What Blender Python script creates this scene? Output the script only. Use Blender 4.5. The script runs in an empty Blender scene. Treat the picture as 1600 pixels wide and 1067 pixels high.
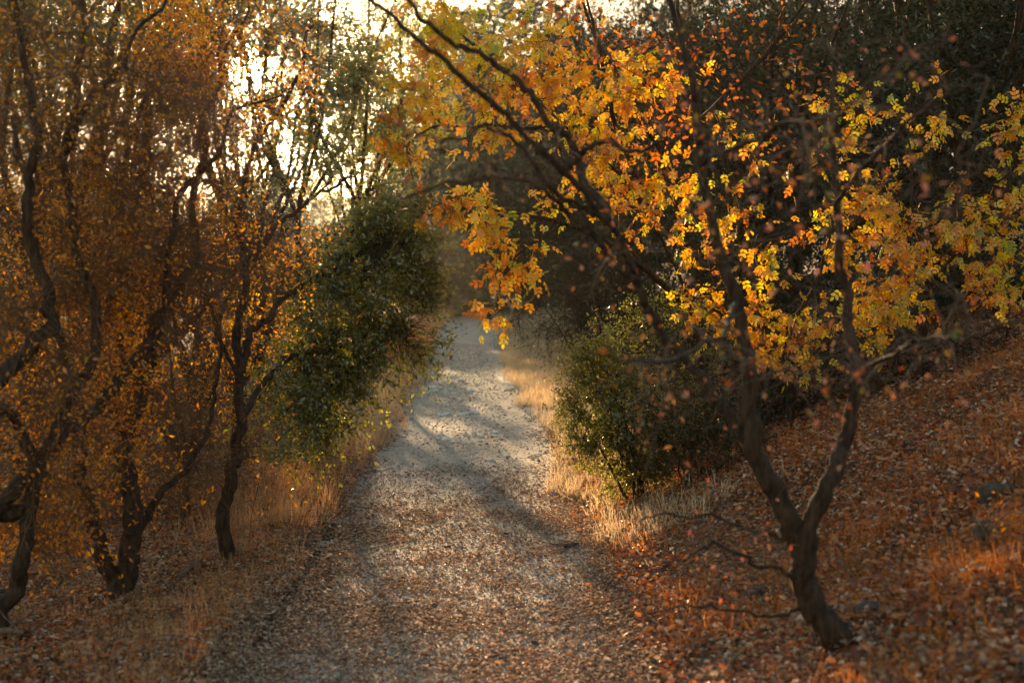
import bpy, math, random
import numpy as np
from mathutils import Vector

S = bpy.context.scene
COL = S.collection
R = math.radians

# ------------------------------------------------------------------ camera
F_PX, CX, CY, HOR = 2222.0, 800.0, 533.5, 430.0
PITCH = math.atan((CY - HOR) / F_PX)
CAM_H = 1.7
cd = bpy.data.cameras.new('camera')
cd.lens = 50.0; cd.sensor_width = 36.0; cd.clip_end = 1500; cd.clip_start = 0.05
cd.dof.use_dof = True; cd.dof.focus_distance = 10.5; cd.dof.aperture_fstop = 2.4
cam = bpy.data.objects.new('camera', cd); COL.objects.link(cam)
cam.location = (0, 0, CAM_H); cam.rotation_euler = (math.pi / 2 - PITCH, 0, 0)
S.camera = cam

def ray(px, py):
    cp, sp = math.cos(PITCH), math.sin(PITCH)
    u, v = (px - CX) / F_PX, (CY - py) / F_PX
    d = np.array([u, cp + v * sp, -sp + v * cp])
    return d / np.linalg.norm(d)

def at(px, py, d):
    r = ray(px, py)
    return np.array([0, 0, CAM_H]) + r * (d / r[1])

# ------------------------------------------------------------------ sky, sun, exposure
SUN = ray(398, 112)
SUN_EL = math.asin(SUN[2]); SUN_AZ = math.atan2(SUN[0], SUN[1])   # azimuth from +Y, positive to +X
w = bpy.data.worlds.new('World'); S.world = w; w.use_nodes = True
nt = w.node_tree; nt.nodes.clear()
N = nt.nodes.new; L = nt.links.new
out = N('ShaderNodeOutputWorld'); add = N('ShaderNodeAddShader')
bg = N('ShaderNodeBackground'); bg.inputs[1].default_value = 0.11
sky = N('ShaderNodeTexSky'); sky.sky_type = 'NISHITA'; sky.sun_disc = False
sky.sun_elevation = SUN_EL; sky.sun_rotation = SUN_AZ; sky.air_density = 1.0; sky.dust_density = 0.35
tint = N('ShaderNodeMix'); tint.data_type = 'RGBA'; tint.blend_type = 'MULTIPLY'; tint.inputs[0].default_value = 1; tint.inputs[7].default_value = (1.0, .87, .71, 1)
mn = N('ShaderNodeVectorMath'); mn.operation = 'MINIMUM'; mn.inputs[1].default_value = (3.2, 2.9, 2.4)   # sky colour capped to tone down the bright horizon
L(sky.outputs[0], mn.inputs[0]); L(mn.outputs[0], tint.inputs[6]); L(tint.outputs[2], bg.inputs[0]); L(bg.outputs[0], add.inputs[0])
# the sun's disc and its aureole, fixed in direction
tc = N('ShaderNodeTexCoord'); dot = N('ShaderNodeVectorMath'); dot.operation = 'DOT_PRODUCT'
nrm = N('ShaderNodeVectorMath'); nrm.operation = 'NORMALIZE'
L(tc.outputs['Generated'], nrm.inputs[0]); L(nrm.outputs[0], dot.inputs[0]); dot.inputs[1].default_value = tuple(SUN)
def lobe(power, gain, prev=None):
    mx = N('ShaderNodeMath'); mx.operation = 'MAXIMUM'; mx.inputs[1].default_value = 0.0
    L(dot.outputs['Value'], mx.inputs[0])
    p = N('ShaderNodeMath'); p.operation = 'POWER'; p.inputs[1].default_value = power; L(mx.outputs[0], p.inputs[0])
    m = N('ShaderNodeMath'); m.operation = 'MULTIPLY_ADD'; m.inputs[1].default_value = gain; L(p.outputs[0], m.inputs[0])
    if prev: L(prev, m.inputs[2])
    else: m.inputs[2].default_value = 0.0
    return m.outputs[0]
g = lobe(30000, 800.0); g = lobe(500, 1.1, g); g = lobe(60, 0.08, g)
bg2 = N('ShaderNodeBackground'); bg2.inputs[0].default_value = (1.0, 0.80, 0.52, 1); L(g, bg2.inputs[1])
L(bg2.outputs[0], add.inputs[1]); L(add.outputs[0], out.inputs[0])

sd = bpy.data.lights.new('sun', 'SUN'); sd.energy = 5.0; sd.angle = R(0.55); sd.color = (1.0, 0.66, 0.34)
so = bpy.data.objects.new('sun', sd); COL.objects.link(so)
so.rotation_euler = Vector(tuple(SUN)).to_track_quat('Z', 'Y').to_euler()
so.location = tuple(SUN * 60)

S.view_settings.view_transform = 'Standard'; S.view_settings.look = 'None'
S.view_settings.gamma = 1; S.view_settings.exposure = 2.32
cy = S.cycles
cy.max_bounces = 6; cy.diffuse_bounces = 3; cy.transmission_bounces = 4; cy.glossy_bounces = 2; cy.volume_bounces = 0
cy.use_denoising = True; cy.caustics_reflective = False; cy.caustics_refractive = False
cy.sample_clamp_indirect = 6

# ------------------------------------------------------------------ helpers
def tag(o, label=None, cat=None, group=None, kind=None):
    if label: o['label'] = label
    if cat: o['category'] = cat
    if group: o['group'] = group
    if kind: o['kind'] = kind
    return o

def empty(name, loc, label, cat, group=None):
    o = bpy.data.objects.new(name, None); COL.objects.link(o); o.location = tuple(loc)
    o.empty_display_size = 0.2
    return tag(o, label, cat, group)

class MB:
    """collects verts and faces (arrays) into one mesh"""
    def __init__(s): s.v = []; s.f = {}; s.n = 0; s.a = {}
    def add(s, verts, faces, rnd=None):
        k = faces.shape[1]
        s.f.setdefault(k, []).append(faces + s.n)
        s.a.setdefault(k, []).append(np.zeros(len(faces), np.float32) if rnd is None else rnd.astype(np.float32))
        s.v.append(verts); s.n += len(verts)
    def build(s, name, mat, parent=None, smooth=True):
        me = bpy.data.meshes.new(name)
        v = np.concatenate(s.v)
        if parent is not None: v = v - np.array(parent.location)
        loops, starts, at_ = [], [], []; p = 0
        for k in sorted(s.f):
            f = np.concatenate(s.f[k]); loops.append(f.ravel())
            starts.append(p + k * np.arange(len(f))); p += f.size; at_.append(np.concatenate(s.a[k]))
        loops = np.concatenate(loops).astype(np.int32); starts = np.concatenate(starts).astype(np.int32)
        me.vertices.add(len(v)); me.vertices.foreach_set('co', v.astype(np.float32).ravel())
        me.loops.add(len(loops)); me.loops.foreach_set('vertex_index', loops)
        me.polygons.add(len(starts)); me.polygons.foreach_set('loop_start', starts)
        me.update(calc_edges=True)
        me.polygons.foreach_set('use_smooth', np.full(len(starts), smooth))
        a = me.attributes.new('rnd', 'FLOAT', 'FACE'); a.data.foreach_set('value', np.concatenate(at_))
        me.materials.append(mat)
        o = bpy.data.objects.new(name, me); COL.objects.link(o)
        if parent is not None: o.parent = parent
        return o

def unit(v): return v / (np.linalg.norm(v, axis=-1, keepdims=True) + 1e-9)

def tubes(mb, P, Rd, sides=4, knob=0.0, rng=None, rnd=None):
    """P (N,K,3), Rd (N,K)"""
    Nn, K, _ = P.shape
    T = unit(np.gradient(P, axis=1))
    ref = np.zeros((Nn, 1, 3)); m = unit(P[:, -1:] - P[:, :1])
    ref[:, :, 2] = 1.0; hz = np.abs(m[..., 2]) > 0.7; ref[hz] = (0.31, 0.95, 0.0)
    A = unit(np.cross(T, np.broadcast_to(ref, T.shape))); B = np.cross(T, A)
    ang = np.arange(sides) * 2 * math.pi / sides
    rr = Rd[:, :, None]
    if knob: rr = rr * (1 + knob * rng.normal(size=(Nn, K, sides)))
    V = P[:, :, None, :] + rr[..., None] * (np.cos(ang)[None, None, :, None] * A[:, :, None, :] + np.sin(ang)[None, None, :, None] * B[:, :, None, :])
    idx = np.arange(Nn * K * sides).reshape(Nn, K, sides)
    a = idx[:, :-1, :]; b = idx[:, 1:, :]
    f = np.stack([a, np.roll(a, -1, 2), np.roll(b, -1, 2), b], -1).reshape(-1, 4)
    r = None if rnd is None else np.repeat(rnd, (K - 1) * sides)
    mb.add(V.reshape(-1, 3), f, r)

def spline(pts, per=6):
    P = np.array(pts, float); E = np.vstack([2 * P[0] - P[1], P, 2 * P[-1] - P[-2]])
    o = []
    for i in range(len(P) - 1):
        p0, p1, p2, p3 = E[i:i + 4]
        t = np.linspace(0, 1, per, endpoint=False)[:, None]
        o.append(0.5 * ((2 * p1) + (p2 - p0) * t + (2 * p0 - 5 * p1 + 4 * p2 - p3) * t ** 2 + (3 * p1 - p0 - 3 * p2 + p3) * t ** 3))
    o.append(P[-1:]); return np.vstack(o)

def LEAF(wd=0.5, fold=0.12, droop=0.12):
    v = np.array([[0, 0, 0], [.35, wd / 2, fold], [.75, wd * .36, fold * .6 - droop * .5], [1, 0, -droop], [.75, -wd * .36, fold * .6 - droop * .5], [.35, -wd / 2, fold]])
    return v, np.array([[0, 3, 2, 1], [0, 5, 4, 3]])

def COMPOUND(pairs=3):
    v0, f0 = LEAF(0.62, 0.07, 0.10); vs, fs, n = [], [], 0
    def put(pos, ang, s, dz):
        nonlocal n
        c, sn = math.cos(ang), math.sin(ang)
        q = v0 * s; q = np.stack([q[:, 0] * c - q[:, 1] * sn, q[:, 0] * sn + q[:, 1] * c, q[:, 2] + dz - np.abs(q[:, 1]) * 0.1 - q[:, 0] * .12], 1)
        q[:, 0] += pos; vs.append(q); fs.append(f0 + n); n += len(q)
    for i in range(pairs):
        p = 0.25 + 0.6 * i / pairs; s = 0.40 + 0.05 * (i == 1)
        put(p, 0.95 - .08 * i, s, -.1 * p * p); put(p + .02, -0.95 + .08 * i, s, -.1 * p * p)
    put(0.82, 0, 0.40, -.07)
    vs.append(np.array([[0, .006, 0], [0, -.006, 0], [.85, -.004, -.07], [.85, .004, -.07]])); fs.append(np.array([[0, 1, 2, 3]]) + n)
    return np.vstack(vs), np.vstack(fs)

def LOBED():
    # a broad oak-like leaf with shallow lobes
    v0 = np.array([[0, 0, 0], [.15, .05, 0], [.3, .26, .05], [.42, .12, .03], [.6, .34, .06], [.7, .13, .02], [.85, .2, 0], [1, 0, -.08],
                   [.85, -.2, 0], [.7, -.13, .02], [.6, -.34, .06], [.42, -.12, .03], [.3, -.26, .05], [.15, -.05, 0]])
    f = [[0, 3, 2, 1], [0, 5, 4, 3], [0, 7, 6, 5], [0, 13, 12, 11], [0, 11, 10, 9], [0, 9, 8, 7]]
    return v0, np.array(f)

def leaves(mb, pos, d, size, tmpl, rng, up=0.5, rnd=None, flat=None):
    v, f = tmpl; n = len(pos)
    X = unit(d)
    nn = rng.normal(size=(n, 3)) * (1 - up); nn[:, 2] += up * 1.2
    if flat is not None: nn = flat
    Zv = unit(nn - (nn * X).sum(-1, keepdims=True) * X); Yv = np.cross(Zv, X)
    M = np.stack([X, Yv, Zv], 1)                      # rows
    V = np.einsum('vk,nkj->nvj', v, M) * size[:, None, None] + pos[:, None, :]
    Fc = (f[None] + (np.arange(n) * len(v))[:, None, None]).reshape(-1, f.shape[1])
    r = rng.random(n) if rnd is None else rnd
    mb.add(V.reshape(-1, 3), Fc, np.repeat(r, len(f)))

def batch_walk(P0, D0, Ln, n, rng, wob=0.25, pull=(0, 0, 0)):
    P = [P0]; D = unit(D0); pull = np.array(pull)
    for k in range(n):
        D = unit(D + wob * rng.normal(size=D.shape) + pull)
        P.append(P[-1] + D * (Ln / n)[:, None])
    return np.stack(P, 1)

# ------------------------------------------------------------------ terrain
def path_c(y):
    return np.interp(y, [0, 6, 14, 34, 45, 60, 80, 120], [-.30, -.33, -.44, -1.08, -1.45, -1.6, 1.5, 12.])
HW = 0.83
def vnoise(x, y, s, seed=0):
    x = np.asarray(x, float) * s; y = np.asarray(y, float) * s
    def h(i, j):
        q = np.sin(i * 127.1 + j * 311.7 + seed * 74.7) * 43758.5453
        return q - np.floor(q)
    i, j = np.floor(x), np.floor(y); fx, fy = x - i, y - j
    fx = fx * fx * (3 - 2 * fx); fy = fy * fy * (3 - 2 * fy)
    return ((h(i, j) * (1 - fx) + h(i + 1, j) * fx) * (1 - fy) + (h(i, j + 1) * (1 - fx) + h(i + 1, j + 1) * fx) * fy) - .5
def ground(x, y):
    x = np.asarray(x, float); y = np.asarray(y, float)
    c = path_c(y); ur = x - c - HW; ul = c - HW - x
    sh = .15 + .04 * np.clip(y - 8, 0, 25)
    s = ur - sh; bank = .50 * (np.sqrt(s * s + .06) + s) / 2
    bank = 4.0 * np.tanh(bank / 4.0) * np.interp(y, [0, 20, 60], [1, .8, .35])
    off = np.clip(np.maximum(ur, ul) / .5, 0, 1); off = off * off * (3 - 2 * off)
    left = -.06 * np.clip(ul - .5, 0, 3) + .05 * np.exp(-((ul - .2) / .25) ** 2)
    left = np.where(ul > 0, left, 0)
    rough = off * (.10 * vnoise(x, y, .8, 1) + .06 * vnoise(x, y, 2.3, 2) + .03 * vnoise(x, y, 6, 3))
    far = .0009 * np.clip(y - 70, 0, 400) ** 2 * .4
    ruts = -.02 * np.exp(-((np.abs(x - c) - .5) / .18) ** 2) * (1 - off)
    return bank + left + rough + np.minimum(far, 25) + ruts + .012 * vnoise(x, y, 1.7, 4)

# ------------------------------------------------------------------ materials
def new_mat(name):
    m = bpy.data.materials.new(name); m.use_nodes = True; m.node_tree.nodes.clear()
    nt = m.node_tree; o = nt.nodes.new('ShaderNodeOutputMaterial')
    return m, nt.nodes.new, nt.links.new, o

def ramp(N, cols, interp='LINEAR'):
    r = N('ShaderNodeValToRGB'); r.color_ramp.interpolation = interp; e = r.color_ramp.elements
    while len(e) < len(cols): e.new(0.5)
    for i, c in enumerate(cols):
        e[i].position = i / (len(cols) - 1); e[i].color = (*c, 1)
    return r

def leaf_mat(name, cols, trans=0.5, gloss=0.06, rough=0.35, boost=1.2, var=.5):
    m, N, L, o = new_mat(name)
    a = N('ShaderNodeAttribute'); a.attribute_name = 'rnd'
    geo = N('ShaderNodeNewGeometry'); ns = N('ShaderNodeTexNoise'); ns.inputs['Scale'].default_value = 1.6
    L(geo.outputs['Position'], ns.inputs['Vector'])
    mr = N('ShaderNodeMath'); mr.operation = 'MULTIPLY_ADD'; mr.inputs[1].default_value = var * 2.2; mr.inputs[2].default_value = -var * 1.1
    L(ns.outputs['Fac'], mr.inputs[0])
    ad = N('ShaderNodeMath'); ad.operation = 'ADD'; ad.use_clamp = True; L(a.outputs['Fac'], ad.inputs[0]); L(mr.outputs[0], ad.inputs[1])
    rp = ramp(N, cols); L(ad.outputs[0], rp.inputs[0])
    df = N('ShaderNodeBsdfDiffuse'); L(rp.outputs[0], df.inputs[0])
    hv = N('ShaderNodeHueSaturation'); hv.inputs['Saturation'].default_value = 1.15; hv.inputs['Value'].default_value = boost
    L(rp.outputs[0], hv.inputs['Color'])
    tr = N('ShaderNodeBsdfTranslucent'); L(hv.outputs[0], tr.inputs[0])
    mx = N('ShaderNodeMixShader'); mx.inputs[0].default_value = trans; L(df.outputs[0], mx.inputs[1]); L(tr.outputs[0], mx.inputs[2])
    gl = N('ShaderNodeBsdfGlossy'); gl.inputs['Roughness'].default_value = rough; gl.inputs[0].default_value = (.9, .9, .9, 1)
    m2 = N('ShaderNodeMixShader'); m2.inputs[0].default_value = gloss; L(mx.outputs[0], m2.inputs[1]); L(gl.outputs[0], m2.inputs[2])
    L(m2.outputs[0], o.inputs[0]); return m

def bark_mat(name, c1, c2, scale=14, bump=.9, moss=None):
    m, N, L, o = new_mat(name)
    geo = N('ShaderNodeNewGeometry'); mp = N('ShaderNodeMapping'); mp.inputs['Scale'].default_value = (1, 1, .22)
    L(geo.outputs['Position'], mp.inputs[0])
    n1 = N('ShaderNodeTexNoise'); n1.inputs['Scale'].default_value = scale * 3; n1.inputs['Detail'].default_value = 6; L(mp.outputs[0], n1.inputs[0])
    rp = ramp(N, [c1, c2]); L(n1.outputs['Fac'], rp.inputs[0]); rp.color_ramp.elements[0].position = .35; rp.color_ramp.elements[1].position = .68
    colr = rp.outputs[0]
    if moss:
        n2 = N('ShaderNodeTexNoise'); n2.inputs['Scale'].default_value = 5; L(geo.outputs['Position'], n2.inputs[0])
        r2 = ramp(N, [(0, 0, 0), (1, 1, 1)]); r2.color_ramp.elements[0].position = .55; r2.color_ramp.elements[1].position = .66; L(n2.outputs['Fac'], r2.inputs[0])
        mxc = N('ShaderNodeMix'); mxc.data_type = 'RGBA'; L(r2.outputs[0], mxc.inputs[0]); L(colr, mxc.inputs[6]); mxc.inputs[7].default_value = (*moss, 1); colr = mxc.outputs[2]
    b = N('ShaderNodeBsdfPrincipled'); L(colr, b.inputs['Base Color']); b.inputs['Roughness'].default_value = .85
    b.inputs['Specular IOR Level'].default_value = .25
    bp = N('ShaderNodeBump'); bp.inputs['Strength'].default_value = bump; bp.inputs['Distance'].default_value = .022; L(n1.outputs['Fac'], bp.inputs['Height']); L(bp.outputs[0], b.inputs['Normal'])
    L(b.outputs[0], o.inputs[0]); return m

def earth_mat(name, cols, scale=3, fine=60, bump=.5):
    m, N, L, o = new_mat(name)
    geo = N('ShaderNodeNewGeometry')
    n1 = N('ShaderNodeTexNoise'); n1.inputs['Scale'].default_value = scale; n1.inputs['Detail'].default_value = 8; n1.inputs['Roughness'].default_value = .65; L(geo.outputs['Position'], n1.inputs[0])
    n2 = N('ShaderNodeTexNoise'); n2.inputs['Scale'].default_value = fine; n2.inputs['Detail'].default_value = 5; L(geo.outputs['Position'], n2.inputs[0])
    mx = N('ShaderNodeMath'); mx.operation = 'MULTIPLY_ADD'; mx.inputs[1].default_value = .6; L(n2.outputs['Fac'], mx.inputs[0])
    h = N('ShaderNodeMath'); h.operation = 'MULTIPLY'; h.inputs[1].default_value = .45; L(n1.outputs['Fac'], h.inputs[0]); L(h.outputs[0], mx.inputs[2])
    rp = ramp(N, cols); L(mx.outputs[0], rp.inputs[0])
    for i, e in enumerate(rp.color_ramp.elements): e.position = .32 + .4 * i / (len(cols) - 1)
    b = N('ShaderNodeBsdfPrincipled'); L(rp.outputs[0], b.inputs['Base Color']); b.inputs['Roughness'].default_value = .92; b.inputs['Specular IOR Level'].default_value = .2
    bp = N('ShaderNodeBump'); bp.inputs['Strength'].default_value = bump; bp.inputs['Distance'].default_value = .02; L(mx.outputs[0], bp.inputs['Height']); L(bp.outputs[0], b.inputs['Normal'])
    L(b.outputs[0], o.inputs[0]); return m

M = {}
M['soil'] = earth_mat('forest_soil', [(.045, .022, .012), (.12, .06, .032), (.20, .11, .06)], 4, 90, .6)
M['path'] = earth_mat('packed_gravel', [(.20, .175, .147), (.35, .317, .272), (.52, .48, .425)], 2.5, 120, .5)
M['stone'] = earth_mat('pale_stone', [(.55, .58, .55), (.70, .73, .69), (.80, .82, .78)], 9, 50, .3)
M['rock'] = earth_mat('dark_rock', [(.03, .024, .02), (.065, .054, .046), (.11, .095, .08)], 6, 40, .7)
M['bark_dark'] = bark_mat('dark_bark', (.018, .011, .007), (.07, .042, .025), 16, 1.0)
M['bark_brown'] = bark_mat('brown_bark', (.035, .020, .012), (.14, .080, .045), 16, 1.0)
M['bark_grey'] = bark_mat('grey_brown_bark', (.030, .022, .016), (.10, .075, .050), 14, .7, (.07, .075, .035))
M['twig'] = bark_mat('twig_bark', (.08, .042, .022), (.22, .12, .065), 10, .3)  # lightened to stand in for golden sunlit edges on the twigs
M['twig_grey'] = bark_mat('dry_twig', (.07, .045, .032), (.19, .125, .085), 10, .3)
M['yellow'] = leaf_mat('golden_autumn_leaf', [(.34, .11, .02), (.66, .19, .015), (.80, .33, .02), (.86, .46, .03), (.85, .58, .05), (.60, .54, .06), (.28, .33, .05)], .6, .05, .4, 1.12, .55)
M['orange'] = leaf_mat('orange_autumn_leaf', [(.22, .05, .015), (.48, .11, .015), (.66, .22, .02), (.74, .38, .04)], .6, .05, .4, 1.15, .45)
M['pink'] = leaf_mat('dry_pinkish_leaf', [(.10, .16, .03), (.40, .22, .05), (.62, .24, .13), (.60, .13, .05), (.70, .30, .18)], .5, .06, .4, 1.1, .35)
M['oak'] = leaf_mat('evergreen_oak_leaf', [(.036, .045, .010), (.07, .08, .016), (.125, .12, .026), (.24, .18, .035)], .52, .09, .3, 2.5, .3)
M['oak_gold'] = leaf_mat('turning_oak_leaf', [(.16, .13, .02), (.46, .27, .03), (.66, .29, .03), (.68, .18, .02)], .7, .04, .35, 1.9, .4)  # boost raised to paint in backlit glow where little sun gets through
M['russet'] = leaf_mat('russet_dry_leaf', [(.26, .085, .02), (.54, .20, .03), (.74, .33, .035), (.78, .48, .05)], .7, .04, .4, 2.2, .4)  # colour and boost raised in place of sun blocked inside the thicket
M['olive'] = leaf_mat('olive_brown_leaf', [(.08, .055, .012), (.25, .12, .02), (.50, .20, .025), (.64, .28, .03)], .6, .05, .35, 1.9, .4)  # pushed to bright orange, the thicket's missing sun glow put into the leaf
M['dark'] = leaf_mat('dark_evergreen_leaf', [(.010, .017, .007), (.020, .030, .011), (.035, .042, .014)], .25, .04, .35, 1.4, .2)
M['far'] = leaf_mat('distant_evergreen_leaf', [(.035, .062, .048), (.060, .098, .070), (.10, .135, .085)], .16, .05, .35, 1.2, .2)  # lighter teal, with the haze of distance put into the leaf colour
M['litter'] = leaf_mat('fallen_leaf', [(.09, .05, .034), (.22, .125, .08), (.37, .235, .155), (.60, .46, .34), (.34, .16, .085)], .2, .035, .45, 1.2, .3)
M['litter_r'] = leaf_mat('fallen_orange_leaf', [(.16, .035, .012), (.34, .08, .02), (.50, .17, .035), (.45, .22, .08)], .3, .04, .4, 1.2, .35)
M['straw'] = leaf_mat('pale_dry_grass', [(.44, .32, .19), (.60, .46, .30), (.72, .59, .41)], .35, .06, .4, 1.0, .3)
M['straw_o'] = leaf_mat('rusty_dry_grass', [(.26, .12, .055), (.48, .265, .13), (.64, .43, .25)], .45, .05, .4, 1.2, .3)
M['amber'] = leaf_mat('amber_dry_grass', [(.32, .11, .035), (.58, .23, .075), (.74, .38, .15)], .5, .04, .4, 1.3, .3)  # orange of the grass itself plus a painted sun glow on the bank
M['gravel'] = leaf_mat('gravel_chips', [(.09, .08, .068), (.35, .31, .26), (.66, .62, .55)], 0.0, .04, .5, 1.0, .2)

# ------------------------------------------------------------------ ground and path
def sheet(name, xs, ys, zf, mat, lift=0):
    X, Y = np.meshgrid(xs, ys) if np.ndim(xs) == 1 else (xs, ys)
    V = np.stack([X, Y, zf(X, Y) + lift], -1).reshape(-1, 3)
    r, c = X.shape; idx = np.arange(r * c).reshape(r, c)
    f = np.stack([idx[:-1, :-1], idx[:-1, 1:], idx[1:, 1:], idx[1:, :-1]], -1).reshape(-1, 4)
    mb = MB(); mb.add(V, f); return mb.build(name, mat)
xs = np.concatenate([-np.geomspace(400, 5.2, 45), np.arange(-5, 7, .09), np.geomspace(7.1, 400, 45)])
ys = np.concatenate([np.linspace(-60, 1, 30), np.arange(1.2, 22, .10), np.geomspace(22.2, 880, 110)])
gnd = tag(sheet('ground', xs, ys, ground, M['soil']), kind='structure')
co = np.zeros(len(gnd.data.vertices) * 3, np.float32); gnd.data.vertices.foreach_get('co', co); co = co.reshape(-1, 3).astype(float)
gx, gy = co[:, 0], co[:, 1]; ur_ = gx - path_c(gy) - HW; ul_ = path_c(gy) - HW - gx
nz = vnoise(gx, gy, 1.3, 61) * .7 + vnoise(gx, gy, 4.1, 62) * .45 + vnoise(gx, gy, 9, 63) * .2
sm = lambda v: np.clip(v, 0, 1) ** 2 * (3 - 2 * np.clip(v, 0, 1))
mask = np.maximum(sm((1.25 * sm((gy - 7.5) / 4) - ur_ + nz) / .5 + .1) * (ur_ > -.9), sm((.5 * sm((gy - 9) / 4) - ul_ + nz * .7) / .4) * (ul_ > -.9)) * sm((gy - 7.5) / 3.5) * sm((75 - gy) / 20)
gnd.data.attributes.new('sand', 'FLOAT', 'POINT').data.foreach_set('value', mask.astype(np.float32))
nt_g = M['soil'].node_tree; pb = [n for n in nt_g.nodes if n.type == 'BSDF_PRINCIPLED'][0]; src = pb.inputs['Base Color'].links[0].from_socket; fac = src.node.inputs[0].links[0].from_socket
sa = nt_g.nodes.new('ShaderNodeAttribute'); sa.attribute_name = 'sand'; rr2 = ramp(nt_g.nodes.new, [(.26, .185, .115), (.42, .32, .21), (.58, .47, .34)])
for e_, p_ in zip(rr2.color_ramp.elements, (.32, .52, .72)): e_.position = p_
nt_g.links.new(fac, rr2.inputs[0]); mc = nt_g.nodes.new('ShaderNodeMix'); mc.data_type = 'RGBA'
nt_g.links.new(sa.outputs['Fac'], mc.inputs[0]); nt_g.links.new(src, mc.inputs[6]); nt_g.links.new(rr2.outputs[0], mc.inputs[7]); nt_g.links.new(mc.outputs[2], pb.inputs['Base Color'])
yy = np.concatenate([np.arange(-3, 24, .12), np.geomspace(24.1, 100, 120)])
rg = np.random.default_rng(5)
nl = np.interp(yy, np.arange(-3, 101, .45), rg.normal(0, .09, len(np.arange(-3, 101, .45))))
nr = np.interp(yy, np.arange(-3, 101, .45), rg.normal(0, .09, len(np.arange(-3, 101, .45))))
tt = np.linspace(0, 1, 22)
Xp = (path_c(yy) - HW + nl)[:, None] * (1 - tt) + (path_c(yy) + HW + nr)[:, None] * tt
Yp = np.repeat(yy[:, None], 22, 1)
edge = np.clip(np.minimum(tt, 1 - tt) * 12, 0, 1)
tag(sheet('path', Xp, Yp, lambda x, y: ground(x, y) + .02 * edge[None, :] - .006, M['path']), kind='structure')

rs0 = lambda q: np.random.default_rng(q)

# ------------------------------------------------------------------ tree machinery
def limb3(pts, r0, r1, rng, wob=.012, per=7):
    """pts [(px,py,depth)...] -> smooth 3D limb with radii"""
    P = spline([at(*p) for p in pts], per); n = len(P)
    w_ = rng.normal(size=(n, 3)); w_ = (w_ + np.roll(w_, 1, 0) + np.roll(w_, -1, 0)) / 1.7 * wob; w_[0] = 0; w_[-1] = 0
    t = np.linspace(0, 1, n) ** .85
    return P + w_, r0 * (1 - t) + r1 * t

def ells_px(rng, ells, n):
    """targets inside ellipsoids (px, py, depth, rx px, ry px, rdepth m, weight)"""
    wgt = np.array([e[6] if len(e) > 6 else e[3] * e[4] for e in ells], float); wgt /= wgt.sum()
    out_ = []
    for i in rng.choice(len(ells), n, p=wgt):
        e = ells[i]; d = rng.normal(size=3); d /= np.linalg.norm(d); d *= rng.random() ** .42 * rng.uniform(.68, 1.36)
        out_.append(at(e[0] + d[0] * e[3], e[1] + d[1] * e[4], e[2] + d[2] * e[5]))
    return np.array(out_)

def colonize(limbs, targets, rng, skip=.25, K=7, rmax=.02, sag=.04):
    nodes, dirs, rad = [], [], []
    for P, r in limbs:
        s = int(len(P) * skip); nodes.append(P[s:]); dirs.append(unit(np.gradient(P, axis=0))[s:]); rad.append(r[s:])
    nodes = np.concatenate(nodes); dirs = np.concatenate(dirs); rad = np.concatenate(rad)
    dist = np.array([np.min(np.linalg.norm(nodes - t, axis=1)) for t in targets])
    BP, BR = [], []
    for i in np.argsort(dist):
        t = targets[i]; dv = t - nodes; dl = np.linalg.norm(dv, axis=1)
        cs = (dv * dirs).sum(1) / (dl + 1e-6)
        j = int(np.argmin(dl * (1.25 - .35 * cs)))
        a = nodes[j]; ln = dl[j]
        if ln < .03: continue
        c = a + dirs[j] * ln * .35 + (t - a) * .25 + rng.normal(size=3) * ln * .08 + np.array([0, 0, sag * ln * 2])
        s = np.linspace(0, 1, K)[:, None]
        P = (1 - s) ** 2 * a + 2 * s * (1 - s) * c + s * s * t
        P[1:-1] += rng.normal(size=(K - 2, 3)) * ln * .025
        r0 = min(rad[j] * .72, rmax, .004 + .012 * ln); rr = np.linspace(r0, max(.0018, r0 * .3), K)
        BP.append(P); BR.append(rr)
        nodes = np.vstack([nodes, P[2:]]); dirs = np.vstack([dirs, unit(np.gradient(P, axis=0))[2:]]); rad = np.concatenate([rad, rr[2:]])
    return np.array(BP), np.array(BR)

def twigs(BP, BR, rng, per, ln=(.12, .35), n=4, spread=1.0, pull=(0, 0, -.03), first=2, r=.0016, wob=.22):
    Nn, K, _ = BP.shape
    D = unit(np.gradient(BP, axis=1))
    bi = np.repeat(np.arange(Nn), per); ki = rng.integers(first, K, len(bi)); fr = rng.random(len(bi))
    k0 = np.maximum(ki - 1, 0)
    P0 = BP[bi, k0] * (1 - fr)[:, None] + BP[bi, ki] * fr[:, None]
    dd = D[bi, ki] * .7 + spread * unit(rng.normal(size=(len(bi), 3)))
    Ln = rng.uniform(*ln, len(bi))
    P = batch_walk(P0, dd, Ln, n, rng, wob, pull)
    r0 = np.minimum(BR[bi, ki] * .7, r * (1 + Ln * 2)); RR = r0[:, None] * np.linspace(1, .45, n + 1)[None]
    return P, RR

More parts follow.
